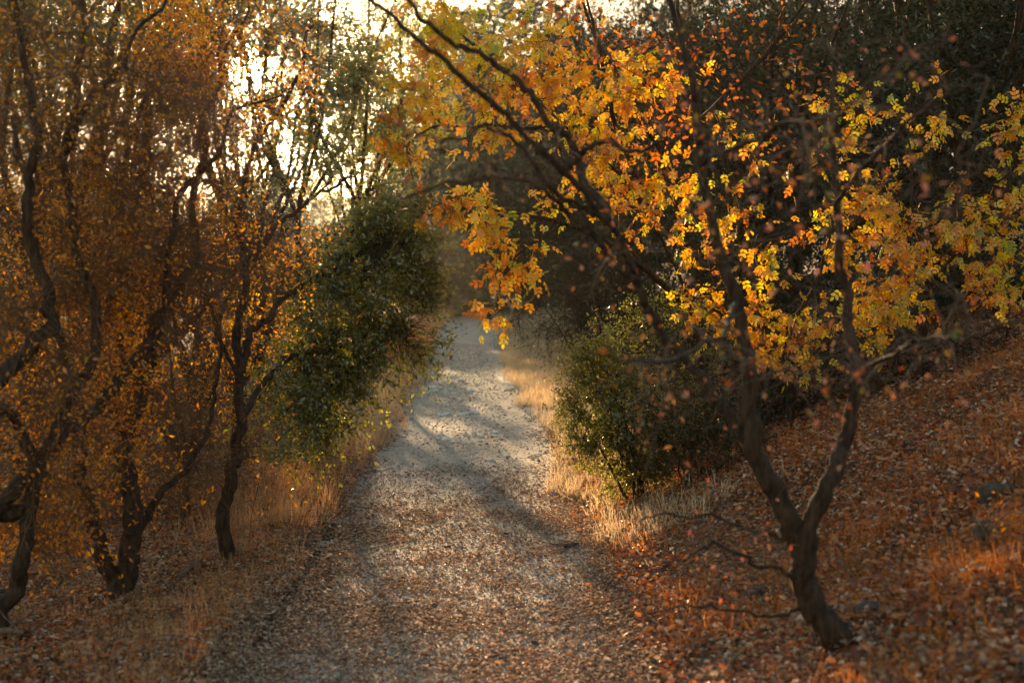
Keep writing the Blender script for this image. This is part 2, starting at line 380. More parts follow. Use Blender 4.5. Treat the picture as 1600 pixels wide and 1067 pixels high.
def foliage(mb, P, rng, per, size, tmpl, up=.45, hang=0.0, spread=.9, tipbias=1, clump=0.0, cs=2.2):
    if clump:
        q = P[:, 1]; v = vnoise(q[:, 0] + q[:, 1] * .37, q[:, 2] + q[:, 1] * .61, cs, 41) + .5 * vnoise(q[:, 0] - q[:, 2], q[:, 1] + .5 * q[:, 2], cs * 1.9, 43)
        P = P[v + .12 * rng.normal(size=len(v)) > np.quantile(v, clump)]
    Nn, K, _ = P.shape
    D = unit(np.gradient(P, axis=1))
    bi = np.repeat(np.arange(Nn), per); ki = 1 + (rng.random(len(bi)) ** (1 / tipbias) * (K - 1)).astype(int); ki = np.minimum(ki, K - 1)
    fr = rng.random(len(bi))[:, None]
    P0 = P[bi, ki - 1] * (1 - fr) + P[bi, ki] * fr
    d = D[bi, ki] * .6 + spread * unit(rng.normal(size=(len(bi), 3))); d[:, 2] -= hang
    sz = rng.uniform(size[0], size[1], len(bi))
    rnd = np.clip(.65 * rng.random(len(bi)) + .35 * rng.random(Nn)[bi], 0, 1)
    leaves(mb, P0, d, sz, tmpl, rng, up, rnd)

def tree(name, label, base, limbs, ells, ntar, mats, rng, tw=10, twl=(.12, .35), tw2=0, lf=6, lsize=(.02, .035), tmpl=None, up=.45,
         hang=0., cat='tree', group=None, rmax=.02, skip=.25, spread=.9, twr=.0016, sides=9, wob=.22, extra=None, sag=.04, pull=(0, 0, -.03), tipbias=1, clump=.35, cs=2.2):
    """base: world point; limbs list of (P, r)"""
    root = empty(name, base, label, cat, group)
    mb = MB()
    for i_, (P, r) in enumerate(limbs):
        if i_ == 0 and cat == 'tree': r = r * (1 + .7 * np.exp(-np.arange(len(r)) / 2.2))
        tubes(mb, P[None], r[None], sides, .07, rng)
    if cat != 'weed': mb.build('trunk' if cat == 'tree' else 'stem', M[mats[0]], root)
    T = ells if isinstance(ells, np.ndarray) else ells_px(rng, ells, ntar)
    BP, BR = colonize(limbs, T, rng, skip, rmax=rmax, sag=sag)
    if cat == 'weed': sides = 4
    bb = mb if cat == 'weed' else MB(); tubes(bb, BP, BR, 5)
    P, RR = twigs(BP, BR, rng, tw, twl, spread=spread, r=twr, wob=wob, pull=pull); tubes(bb, P, RR, 3)
    carriers = [P]
    if tw2:
        P2, R2 = twigs(P, RR, rng, tw2, (twl[0] * .5, twl[1] * .6), n=3, spread=.9, first=1, r=twr * .8); tubes(bb, P2, R2, 3); carriers.append(P2)
    bb.build('stem' if cat == 'weed' else 'branches', M[mats[1]], root)
    if lf:
        lm = MB()
        for Q in carriers: foliage(lm, Q, rng, lf, lsize, tmpl or LEAF(), up, hang, tipbias=tipbias, clump=clump, cs=cs)
        lm.build('crown', M[mats[2]], root)
    if extra: extra(root, BP, BR)
    return root

def dup(root, loc, rz, sc, label, group):
    r = root.copy(); COL.objects.link(r); r.location = tuple(loc); r.rotation_euler = (0, 0, rz); r.scale = (sc, sc, sc)
    r['label'] = label; r['group'] = group
    for ch in root.children:
        c = ch.copy(); COL.objects.link(c); c.parent = r
    return r

def fork(rng, base, h, spread, n, r0, lean=(0, 0)):
    """a natural multi-limb trunk built in world space"""
    L_ = []; b = np.array(base, float)
    k = max(2, int(h * 2)); t = np.linspace(0, 1, 5)[:, None]
    hh = h * .35
    top = b + np.array([lean[0] * .3 + rng.normal() * .05, lean[1] * .3, hh])
    P = spline([b - [0, 0, .15], b + [rng.normal() * .04, rng.normal() * .04, hh * .4], top], 6)
    L_.append((P, np.linspace(r0, r0 * .75, len(P))))
    for i in range(n):
        a = i * 2 * math.pi / n + rng.uniform(-.5, .5); s = spread * rng.uniform(.5, 1)
        e = b + np.array([math.cos(a) * s + lean[0], math.sin(a) * s + lean[1], h * rng.uniform(.75, .98)])
        m1 = top + (e - top) * .35 + np.array([math.cos(a) * s * .15, math.sin(a) * s * .15, 0]) + rng.normal(size=3) * .06
        m2 = top + (e - top) * .7 + rng.normal(size=3) * .1
        P = spline([top - [0, 0, .05], m1, m2, e], 6); L_.append((P, np.linspace(r0 * .62, .008, len(P))))
    return L_

def ell_w(rng, c, r, n, pw=.38):
    d = unit(rng.normal(size=(n, 3))) * (rng.random(n) ** pw)[:, None]
    return np.array(c) + d * np.array(r)

rs = lambda s: np.random.default_rng(s)
SMALL = LEAF(.5, .10, .10)

exec_part2 = True
# ------------------------------------------------------------------ left: near trees
r_ = rs(11)
def g_at(px, d):
    x = (px - CX) / F_PX * d; return np.array([x, d, float(ground(x, d))])

b = g_at(-8, 6.5)
limbs = [limb3([(-12, 1040, 6.5), (5, 960, 6.5), (32, 890, 6.5), (45, 800, 6.5), (62, 720, 6.6), (110, 630, 6.7), (150, 520, 6.8), (120, 380, 6.9), (100, 240, 7.0), (120, 160, 7), (128, 60, 7.0), (125, -60, 7)], .046, .010, r_),
         limb3([(62, 720, 6.6), (0, 640, 6.5), (-60, 560, 6.4), (-80, 400, 6.4)], .03, .01, r_),
         limb3([(-40, 830, 6.4), (30, 745, 6.5), (90, 690, 6.7), (190, 590, 7.0), (250, 500, 7.2), (262, 400, 7.3), (285, 305, 7.5), (330, 250, 7.6), (372, 180, 7.8), (440, 150, 8)], .042, .004, r_),
         limb3([(-60, 620, 6.2), (0, 590, 6.3), (50, 545, 6.4), (82, 500, 6.5), (70, 440, 6.5), (40, 300, 6.5), (60, 200, 6.5), (30, 60, 6.6), (20, -40, 6.6)], .045, .012, r_),
         limb3([(100, 240, 7.0), (165, 130, 7.1), (190, 95, 7.2), (260, 0, 7.3)], .02, .008, r_),
         limb3([(45, 800, 6.5), (-10, 800, 6.5), (-40, 830, 6.4)], .04, .05, r_),
         limb3([(0, 640, 6.5), (-40, 632, 6.3), (-60, 620, 6.2)], .035, .043, r_)]
tree('twiggy_tree', 'leaning grey-brown tree at the left edge with long bare limbs and tangled twigs', b, limbs,
     [(60, 150, 6.8, 150, 180, .9), (130, 350, 7, 160, 160, .8), (60, 560, 6.7, 130, 150, .7), (260, 200, 7.6, 150, 120, .7), (90, 780, 6.7, 110, 100, .5), (250, 420, 7.4, 130, 130, .6)],
     330, ('bark_dark', 'twig', 'olive'), r_, tw=13, twl=(.12, .50), tw2=3, lf=1, clump=.5, cs=2.8, lsize=(.018, .034), tmpl=SMALL, rmax=.016, skip=.2, twr=.0022)

r_ = rs(12); b = g_at(185, 7.5)
limbs = [limb3([(188, 950, 7.5), (172, 890, 7.5), (148, 835, 7.5), (130, 760, 7.4), (128, 660, 7.4), (100, 560, 7.4), (70, 450, 7.3), (50, 330, 7.3), (20, 180, 7.3)], .05, .012, r_),
         limb3([(186, 955, 7.5), (200, 880, 7.5), (207, 810, 7.5), (202, 740, 7.6), (196, 680, 7.6), (232, 585, 7.8), (240, 500, 7.9), (300, 420, 8.1), (300, 320, 8.3), (325, 200, 8.4), (350, 90, 8.5), (390, 10, 8.6)], .065, .006, r_),
         limb3([(204, 870, 7.5), (222, 815, 7.6), (245, 780, 7.7), (300, 715, 8.0), (330, 640, 8.3), (345, 520, 8.5)], .03, .01, r_),
         limb3([(200, 730, 7.6), (180, 640, 7.7), (185, 540, 7.8), (170, 420, 7.8), (200, 300, 7.8), (230, 150, 7.8)], .03, .01, r_)]
tree('twiggy_tree', 'dark tree with three crooked stems splitting at the ground, left of the single slim trunk', b, limbs,
     [(150, 480, 7.6, 180, 140, .8), (230, 650, 7.9, 150, 120, .8), (120, 680, 7.4, 130, 120, .7), (300, 400, 8.2, 150, 150, .8), (200, 250, 7.8, 170, 150, .8), (60, 820, 7.2, 80, 60, .5), (320, 740, 8.1, 60, 60, .4), (250, 110, 8.1, 100, 130, .7, 15000), (400, 22, 8.4, 80, 32, .4, 3800), (345, 205, 8.4, 60, 45, .4, 3200), (455, 95, 8.7, 32, 75, .4, 3200), (325, 100, 8.3, 30, 90, .4, 3500), (345, 55, 8.4, 25, 60, .3, 2200), (425, 195, 8.5, 35, 30, .3, 2000)],
     490, ('bark_dark', 'twig', 'russet'), r_, tw=11, twl=(.12, .48), tw2=2, lf=2, clump=.62, cs=2.8, lsize=(.02, .036), tmpl=SMALL, rmax=.016, twr=.0022)

r_ = rs(13); b = g_at(350, 8.2)
limbs = [limb3([(352, 915, 8.2), (351, 870, 8.2), (347, 800, 8.2), (362, 735, 8.2), (374, 680, 8.25), (376, 600, 8.3), (372, 520, 8.4), (382, 430, 8.5), (374, 350, 8.6), (392, 250, 8.8), (450, 150, 8.9), (490, 40, 9.0)], .05, .008, r_),
         limb3([(376, 600, 8.3), (392, 530, 8.5), (440, 470, 8.8), (520, 420, 9.2), (600, 380, 9.5), (660, 370, 9.7)], .03, .008, r_),
         limb3([(374, 660, 8.25), (410, 600, 8.6), (460, 560, 9.0), (540, 540, 9.4), (620, 520, 9.6)], .022, .006, r_),
         limb3([(380, 430, 8.5), (440, 350, 8.9), (500, 300, 9.2), (560, 270, 9.5)], .02, .006, r_),
         limb3([(376, 620, 8.3), (350, 540, 8.2), (330, 480, 8.2), (300, 420, 8.2)], .015, .006, r_)]
tree('evergreen_oak', 'small evergreen oak with one slim dark trunk and green boughs reaching over the path', b, limbs,
     [(560, 420, 9.5, 120, 90, .6), (640, 440, 9.7, 62, 75, .4), (520, 560, 9.3, 90, 75, .5), (460, 640, 9.0, 55, 90, .4, 5500), (510, 650, 9.2, 40, 60, .3, 3500), (600, 350, 9.6, 90, 65, .5), (470, 360, 9.0, 60, 70, .5, 1500), (600, 520, 9.6, 68, 55, .4), (500, 480, 9.3, 70, 80, .5, 5000), (640, 530, 9.7, 35, 40, .2, 3000), (520, 170, 9.2, 80, 120, .6, 5500), (430, 270, 8.8, 80, 50, .5, 3500)],
     265, ('bark_dark', 'bark_dark', 'oak'), r_, tw=12, twl=(.08, .40), tw2=2, lf=6, lsize=(.022, .040), tmpl=LEAF(.50, .08, .08), clump=.48, cs=4.5, rmax=.012, skip=.35, twr=.0017, pull=(0, 0, -.06))

# ------------------------------------------------------------------ right: foreground forked tree
r_ = rs(21); b = g_at(1318, 5.2)
D0 = 5.2
limbs = [limb3([(1325, 1040, D0), (1305, 995, D0), (1272, 950, D0), (1256, 900, D0), (1250, 850, D0), (1225, 790, D0), (1185, 715, D0), (1170, 640, D0), (1168, 560, D0), (1150, 470, D0), (1122, 370, D0), (1100, 260, D0), (1085, 140, D0 - .1), (1052, 20, D0 - .1), (1040, -60, D0 - .1)], .060, .008, r_, .006),
         limb3([(1256, 890, D0), (1262, 830, D0), (1290, 760, D0), (1318, 690, D0 + .1), (1336, 610, D0 + .1), (1330, 520, D0 + .2), (1316, 420, D0 + .2), (1308, 300, D0 + .2), (1300, 200, D0 + .2), (1310, 60, D0 + .2)], .040, .008, r_, .006),
         limb3([(1185, 715, D0), (1120, 620, D0 + .1), (1055, 550, D0 + .1), (1015, 490, D0), (990, 420, D0 - .1), (950, 345, D0 - .2), (880, 270, D0 - .3), (800, 190, D0 - .4), (725, 120, D0 - .5), (650, 62, D0 - .6), (585, 5, D0 - .7), (540, -40, D0 - .7)], .020, .006, r_, .006),
         limb3([(950, 345, D0 - .2), (900, 245, D0), (850, 180, D0), (780, 110, D0), (700, 60, D0), (620, -10, D0)], .018, .007, r_),
         limb3([(880, 265, D0 - .3), (940, 225, D0 - .4), (1000, 232, D0 - .5), (1060, 215, D0 - .6)], .012, .006, r_),
         limb3([(1000, 440, D0 - .1), (900, 350, D0 - .2), (840, 290, D0 - .3), (740, 285, D0 - .3), (620, 300, D0 - .3)], .014, .004, r_),
         limb3([(950, 345, D0 - .2), (880, 305, D0 - .2), (800, 215, D0 - .3), (740, 200, D0 - .3), (690, 235, D0 - .3)], .012, .004, r_),
         limb3([(1100, 260, D0), (1180, 215, D0 - .5), (1260, 190, D0 - 1.2), (1330, 160, D0 - 1.8)], .012, .005, r_),
         limb3([(1150, 470, D0), (1120, 520, D0 - .6), (1060, 560, D0 - 1.4), (980, 560, D0 - 2.0)], .011, .004, r_),
         limb3([(1336, 590, D0 + .1), (1420, 540, D0 - .5), (1500, 520, D0 - 1.1), (1590, 500, D0 - 1.5)], .011, .004, r_),
         limb3([(1308, 330, D0 + .2), (1370, 240, D0 - .3), (1450, 170, D0 - .9), (1540, 120, D0 - 1.4)], .011, .004, r_),
         limb3([(1248, 905, D0), (1200, 885, D0 - .1), (1130, 860, D0 - .2), (1080, 865, D0 - .3), (1010, 905, D0 - .3)], .010, .003, r_),
         limb3([(1244, 850, D0), (1190, 830, D0), (1120, 805, D0), (1040, 800, D0), (1000, 815, D0)], .008, .003, r_),
         limb3([(1262, 945, D0), (1200, 960, D0 - .2), (1120, 950, D0 - .3), (1040, 955, D0 - .4)], .008, .003, r_)]
tree('forked_tree', 'bare dark forked tree standing on the right bank with limbs crossing above the path', b, limbs,
     [(800, 200, 5.0, 200, 130, .4, 8), (1050, 350, 4.6, 200, 200, .8, 10), (1250, 250, 4.3, 220, 190, 1.0, 16), (1450, 250, 4.2, 180, 220, 1.0, 9), (1200, 600, 4.6, 230, 110, .9, 7), (1080, 620, 4.2, 150, 120, .7, 4), (1420, 520, 4.4, 160, 110, .8, 8), (1120, 850, 5.2, 110, 60, .3, 6), (950, 60, 4.6, 180, 90, .6, 5)],
     150, ('bark_dark', 'twig_grey', 'pink'), r_, tw=4, twl=(.10, .36), tw2=1, lf=1, lsize=(.016, .030), tmpl=LEAF(.6, .1, .1), rmax=.010, skip=.4, twr=.0026, sides=12)

# ------------------------------------------------------------------ right: golden-leaved trees in focus
GOLD = COMPOUND(2)
def wl(pts, r0, r1, rng): 
    P = spline(pts, 6); return P, np.linspace(r0, r1, len(P))
r_ = rs(31); b = g_at(1120, 10.6); bx = b
limbs = [limb3([(1120, 800, 10.6), (1105, 640, 10.6), (1080, 480, 10.5), (1010, 330, 10.2), (900, 210, 9.9), (780, 110, 9.6), (690, 20, 9.5)], .022, .005, r_),
         limb3([(1080, 480, 10.5), (980, 400, 10.1), (880, 350, 9.8), (800, 330, 9.5), (740, 330, 9.4)], .025, .006, r_),
         limb3([(1010, 330, 10.2), (960, 180, 10.0), (930, 60, 10), (900, -40, 10)], .025, .006, r_),
         limb3([(880, 350, 9.8), (820, 390, 9.5), (785, 430, 9.4), (770, 490, 9.4)], .010, .004, r_),
         limb3([(900, 210, 9.9), (780, 200, 9.7), (680, 200, 9.6), (630, 230, 9.6)], .015, .004, r_)]
tree('golden_tree', 'brightest golden-leaved tree hanging over the far path, its lowest tips drooping over it', b, limbs,
     [(690, 50, 9.5, 90, 80, .5), (640, 150, 9.6, 60, 90, .4), (760, 130, 9.6, 100, 100, .6), (628, 230, 9.6, 40, 45, .3), (740, 325, 9.4, 60, 45, .3, 6000), (790, 420, 9.4, 42, 24, .2, 3200), (766, 485, 9.4, 20, 28, .2, 2400), (920, 230, 9.9, 75, 60, .5), (930, 320, 9.8, 85, 70, .5), (850, 350, 9.6, 70, 40, .4), (930, 380, 9.8, 55, 30, .3), (850, 60, 9.8, 120, 80, .6), (860, 160, 9.8, 120, 70, .5), (980, 130, 10, 90, 100, .5), (1000, 300, 9.9, 60, 110, .5)],
     310, ('bark_dark', 'bark_dark', 'yellow'), r_, tw=5, twl=(.08, .26), lf=2, lsize=(.055, .10), tmpl=GOLD, up=.4, hang=.5, clump=.25, cs=3.0, rmax=.009, skip=.3)

r_ = rs(32); b = g_at(1240, 10.2)
limbs = [limb3([(1240, 760, 10.2), (1235, 640, 10.2), (1215, 520, 10.2), (1190, 420, 10), (1150, 300, 9.9), (1120, 180, 9.9)], .03, .006, r_),
         limb3([(1215, 520, 10.2), (1150, 470, 9.9), (1080, 440, 9.7)], .02, .006, r_),
         limb3([(1215, 520, 10.2), (1280, 430, 9.9), (1300, 330, 9.8)], .02, .006, r_),
         limb3([(1235, 640, 10.2), (1260, 560, 9.9), (1330, 520, 9.7)], .02, .006, r_)]
tree('golden_tree', 'golden and orange tree behind the two limbs of the bare forked tree', b, limbs,
     [(1090, 420, 9.8, 80, 75, .5), (1040, 300, 10, 60, 50, .4), (1120, 330, 9.9, 80, 60, .5), (1200, 300, 9.8, 90, 70, .5), (1230, 400, 9.8, 90, 65, .5), (1160, 490, 9.7, 110, 45, .4), (1260, 510, 9.7, 100, 40, .4), (1070, 480, 9.7, 60, 45, .4), (1140, 180, 9.9, 90, 60, .5, 2500), (1350, 510, 9.7, 60, 50, .3), (1210, 545, 9.6, 130, 35, .4, 6500), (1400, 480, 9.6, 80, 60, .4, 4500), (1320, 250, 9.8, 80, 110, .5), (1340, 400, 9.8, 60, 70, .4)],
     185, ('bark_dark', 'bark_dark', 'yellow'), r_, tw=5, twl=(.08, .26), lf=2, lsize=(.055, .095), tmpl=GOLD, up=.4, hang=.5, clump=.25, cs=3.0, rmax=.009)

r_ = rs(33); b = g_at(1440, 10.0)
limbs = [limb3([(1445, 700, 10.0), (1435, 580, 10.0), (1450, 450, 9.8), (1430, 330, 9.7), (1420, 200, 9.7)], .03, .006, r_),
         limb3([(1450, 450, 9.8), (1520, 370, 9.5), (1570, 300, 9.3), (1600, 180, 9.2)], .02, .006, r_),
         limb3([(1445, 500, 9.9), (1520, 460, 9.5), (1600, 430, 9.2)], .02, .006, r_)]
tree('golden_tree', 'dimmer golden tree at the right edge with leaves in shade', b, limbs,
     [(1400, 330, 9.7, 70, 70, .5), (1440, 180, 9.7, 60, 60, .4, 2000), (1500, 370, 9.5, 80, 70, .5), (1570, 330, 9.3, 60, 110, .5), (1560, 450, 9.3, 70, 50, .4), (1430, 440, 9.7, 60, 50, .4), (1590, 200, 9.2, 50, 90, .4)],
     130, ('bark_dark', 'bark_dark', 'yellow'), r_, tw=5, twl=(.08, .26), lf=2, lsize=(.055, .095), tmpl=GOLD, up=.4, hang=.5, clump=.25, cs=3.0, rmax=.009)

r_ = rs(34); b = g_at(1180, 11.8)
limbs = [limb3([(1180, 730, 11.8), (1150, 560, 11.8), (1110, 380, 11.6), (1090, 200, 11.4), (1060, 20, 11.3), (1050, -60, 11.3)], .038, .008, r_),
         limb3([(1110, 380, 11.6), (1020, 220, 11.3), (940, 80, 11.2), (900, -40, 11)], .03, .008, r_),
         limb3([(1090, 200, 11.4), (1180, 100, 11.2), (1260, 0, 11)], .03, .008, r_)]
tree('rusty_tree', 'tall tree with sparse rusty orange leaves behind the golden trees', b, limbs,
     [(980, 60, 11.2, 110, 70, .6), (1080, 90, 11.3, 110, 90, .6), (1200, 90, 11.2, 110, 90, .6), (1030, 180, 11.3, 90, 60, .5), (1160, 200, 11.3, 100, 70, .5), (880, 10, 11, 80, 50, .5), (1000, 250, 11.3, 90, 80, .5)],
     130, ('bark_dark', 'bark_dark', 'orange'), r_, tw=5, twl=(.12, .34), tw2=1, lf=1, lsize=(.035, .065), tmpl=LOBED(), up=.4, hang=.3, rmax=.014)

# ------------------------------------------------------------------ right: shrubs
def shrub(name, label, base, c, rad, n, mats, seed, tw=8, twl=(.08, .2), tw2=1, lf=4, ls=(.014, .026), tmpl=SMALL, stems=9, group=None, cat='shrub', pull=(0, 0, .02), r0=.012):
    rng = rs(seed); base = np.array(base); limbs = []
    for i in range(stems):
        e = ell_w(rng, c, np.array(rad) * .75, 1)[0]; m = base + (e - base) * .5 + rng.normal(size=3) * .07 + np.array([0, 0, .08])
        s = base + np.array([rng.normal() * .06, rng.normal() * .06, -.03]); P = spline([s, m, e], 7)
        limbs.append((P, np.linspace(r0, .003, len(P))))
    return tree(name, label, base, limbs, ell_w(rng, c, rad, n), n, mats, rng, tw=tw, twl=twl, tw2=tw2, lf=lf, lsize=ls, tmpl=tmpl, cat=cat, group=group,
                rmax=.006, skip=.15, sides=5, twr=.0013, pull=pull)

b = g_at(1000, 9.7); c = at(985, 635, 9.7)
shrub('evergreen_shrub', 'rounded green evergreen shrub on the right verge beside the dry grass', b, c, (.49, .5, .60), 400, ('bark_dark', 'bark_dark', 'oak'), 41, lf=7)
shrub('evergreen_shrub', 'loose olive-green shrub rising behind the rounded green shrub', g_at(1070, 10.8), at(1050, 565, 10.8), (.5, .4, .55), 170, ('bark_dark', 'bark_dark', 'oak'), 46, tw=8, twl=(.1, .3), lf=4)
b = g_at(1090, 9.4); c = at(1085, 690, 9.4)
shrub('evergreen_shrub', 'darker low shrub behind the pinkish leaves, right of the rounded green shrub', b, c, (.5, .4, .42), 220, ('bark_dark', 'twig', 'dark'), 42, lf=4)
b = g_at(960, 13.5); c = at(930, 480, 13.3)
shrub('dark_brush', 'dark twiggy brush arching toward the path behind the green shrub', b, c, (.95, .7, .62), 260, ('bark_dark', 'bark_dark', 'dark'), 43, tw=8, twl=(.15, .4), tw2=2, lf=1, stems=12)
b = g_at(1130, 12.3); c = at(1080, 540, 12.3)
shrub('dark_brush', 'tangled dark brush behind the golden trees on the bank', b, c, (.75, .5, .55), 150, ('bark_dark', 'bark_dark', 'dark'), 44, tw=8, twl=(.15, .4), tw2=2, lf=1, stems=12)
for px_, py_, d_, lab_ in [(1250, 600, 12.0, 'low dark shrub on the bank between the forked limbs'), (1370, 560, 12.5, 'dark shrub on the bank right of the forked tree'), (1500, 520, 12.5, 'dark shrub high on the bank below the dim golden leaves'), (1600, 500, 12.0, 'dark shrub on the bank at the right border')]:
    shrub('dark_shrub', lab_, g_at(px_, d_), at(px_, py_, d_), (.65, .5, .45), 130, ('bark_dark', 'bark_dark', 'dark'), 400 + px_, tw=8, twl=(.1, .3), tw2=2, lf=3, ls=(.02, .04), group='dark shrubs along the top of the bank')
for px_, py_, d_, lab_ in [(1160, 640, 11.0, 'twiggy dark brush on the bank left of the right-hand fork limb'), (1270, 640, 10.6, 'twiggy dark brush on the bank seen through the fork'), (1410, 610, 10.4, 'twiggy dark brush on the bank right of the fork'), (1540, 580, 10.0, 'twiggy dark brush on the bank near the right border')]:
    shrub('dark_brush', lab_, g_at(px_, d_), at(px_, py_, d_), (.55, .4, .36), 110, ('bark_dark', 'bark_dark', 'dark'), 700 + px_, tw=8, twl=(.1, .34), tw2=2, lf=1, ls=(.02, .035), group='twiggy brush on the bank')
b = g_at(1440, 11); c = at(1420, 560, 11)
shrub('brown_brush', 'low bare brush on the bank right of the forked tree', b, c, (.8, .5, .30), 80, ('bark_brown', 'twig', 'russet'), 45, tw=9, twl=(.12, .35), tw2=2, lf=0, stems=12)

# ------------------------------------------------------------------ background trees: prototypes and copies
def proto(name, label, pos, h, crown, nt_, mats, seed, group, lsize, lf, tw=9, tw2=1, r0=.09, tmpl=SMALL, twl=(.25, .6), low=.3, fork_n=5):
    rng = rs(seed); b = np.array([pos[0], pos[1], float(ground(*pos))])
    limbs = fork(rng, b, h * .9, crown * .8, fork_n, r0)
    c = b + [0, 0, h * (low + 1) / 2]
    return tree(name, label, b, limbs, ell_w(rng, c, (crown, crown, h * (1 - low) / 2 * 1.05), nt_), nt_, mats, rng, tw=tw, twl=twl, tw2=tw2, lf=lf, lsize=lsize, tmpl=tmpl, group=group, rmax=.03, twr=.003, skip=.3)

def place(p, x, y, rz, sc, label, group): return dup(p, (x, y, float(ground(x, y)) - .05), rz, sc, label, group)

GR = 'evergreens crowding the right bank'
pd = proto('dark_evergreen', 'dark evergreen on the bank straight behind the right-edge golden tree', (3.9, 12.3), 4.6, 1.5, 330, ('bark_dark', 'twig', 'dark'), 51, GR, (.035, .06), 5, low=.0)
for x, y, rz, s, lab in [(5.6, 13.2, 1, 1.05, 'dark evergreen high on the bank at the right border of the view'),
                         (2.6, 14.6, 2, 1.0, 'dark evergreen seen through the gap between the two forked limbs'),
                         (4.9, 16.5, 3, 1.2, 'tall dark evergreen behind the top right golden leaves'),
                         (7.2, 17, 4, 1.3, 'tallest dark evergreen filling the top right corner'),
                         (2.6, 20, 5, 1.05, 'dark evergreen behind the arching dark brush'),
                         (4.6, 23, .5, 1.4, 'dark evergreen deep behind the rusty orange crown'),
                         (8.5, 23, 1.7, 1.5, 'dark evergreen far up the bank behind the right edge'),
                         (1.35, 18.5, 3.1, .55, 'low dark evergreen behind the arching dark brush, near the path'),
                         (2.2, 27, 2.6, 1.3, 'dark evergreen farther along the right side of the path'),
                         (7, 30, 3.3, 1.9, 'dark evergreen in the distance above the right bank'),
                         (1.8, 36, 4.4, 1.75, 'dark evergreen near the far bend, right of the path'),
                         (4.6, 33, 5.4, 1.9, 'dark evergreen between the far bend and the right bank')]:
    place(pd, x, y, rz, s, lab, GR)

GL = 'backlit trees behind the left thicket'
pg = proto('backlit_tree', 'backlit golden tree glowing behind the three-stemmed tree', (-3.0, 11.0), 2.7, 1.2, 120, ('bark_brown', 'twig', 'oak_gold'), 61, GL, (.025, .045), 2, tw=9, low=.0)
for x, y, rz, s, lab in [(-4.4, 12, 1, 1.1, 'backlit golden tree glowing at the left border behind the twiggy limbs'),
                         (-2.6, 13.5, 2.5, .95, 'backlit golden tree glowing behind the small evergreen oak'),
                         (-4.0, 15, 2, 1.1, 'backlit golden tree low under the sun, left of it'),
                         (-5.9, 17, 4, 1.3, 'backlit golden tree far left behind the leaning tree'),
                         (-4.6, 21, 5, 1.15, 'distant backlit golden tree between sun and left trees'),
                         (-3.0, 23, .7, .9, 'distant backlit golden tree above the tip of the green oak boughs'),
                         (-2.35, 10.2, 1.9, .55, 'low golden bush glowing between the three-stemmed tree and the slim oak'),
                         (-3.3, 9.8, 2.9, .6, 'low golden bush glowing left of the three-stemmed tree'),
                         (-6.6, 14.2, 3.7, 1.2, 'backlit golden tree at the far left border, farther back'),
                         (-3.2, 14.2, 5.1, .8, 'small backlit golden tree farther back between the left trunks')]:
    place(pg, x, y, rz, s, lab, GL)
GO = 'tall small-leaved oaks on the left'
po = proto('tall_oak', 'tall small-leaved oak filling the upper left corner', (-4.3, 13.0), 6.0, 1.8, 320, ('bark_dark', 'twig', 'oak'), 62, GO, (.03, .055), 3, tw=10, low=.42, fork_n=7, r0=.065)
for x, y, rz, s, lab in [(-7.4, 17, 5, 1.35, 'tall small-leaved oak behind the corner oak'),
                         (-5.3, 18, 2.2, 1.15, 'tall small-leaved oak whose crown stands left of the sun'),
                         (-7.5, 24, 3, 1.6, 'tall small-leaved oak farther back on the left'),
                         (-11, 27, 4, 1.8, 'tall small-leaved oak beyond the upper left corner')]:
    place(po, x, y, rz, s, lab, GO)
GP = 'thin-crowned oaks around the sun'
ps = proto('thin_oak', 'thin-crowned oak with the low sun shining through its leaves', (-3.6, 20), 6.6, 1.9, 330, ('bark_dark', 'bark_dark', 'oak'), 63, GP, (.035, .06), 4, tw=9, low=.45, fork_n=6, r0=.045)
for x, y, rz, s, lab in [(-2.9, 26, 1, 1.05, 'thin-crowned oak just right of the sun'),
                         (-5.2, 29, 3, 1.3, 'thin-crowned oak just left of the sun, far back'),
                         ]:
    place(ps, x, y, rz, s, lab, GP)
ph = proto('high_oak', 'high-crowned oak whose leaves fill the top edge right of the sun', (-3.2, 21.5), 8.6, 2.1, 300, ('bark_dark', 'bark_dark', 'oak'), 64, 'high-crowned oaks above the sun', (.035, .06), 4, tw=9, low=.56, fork_n=6, r0=.05)
for x, y, rz, s, lab in [(-4.4, 22, 2, 1.0, 'high-crowned oak whose leaves fill the top edge left of the sun'),
                         (-2.8, 26, 4, 1.15, 'high-crowned oak above the upper golden leaves')]:
    place(ph, x, y, rz, s, lab, 'high-crowned oaks above the sun')
GF = 'hazy trees closing the far end of the path'
pf = proto('distant_tree', 'hazy distant tree straight over the far end of the path', (-2.9, 66), 8.5, 3.2, 340, ('bark_dark', 'twig', 'far'), 71, GF, (.14, .24), 4, tw=9, twl=(.4, .9), low=.0)
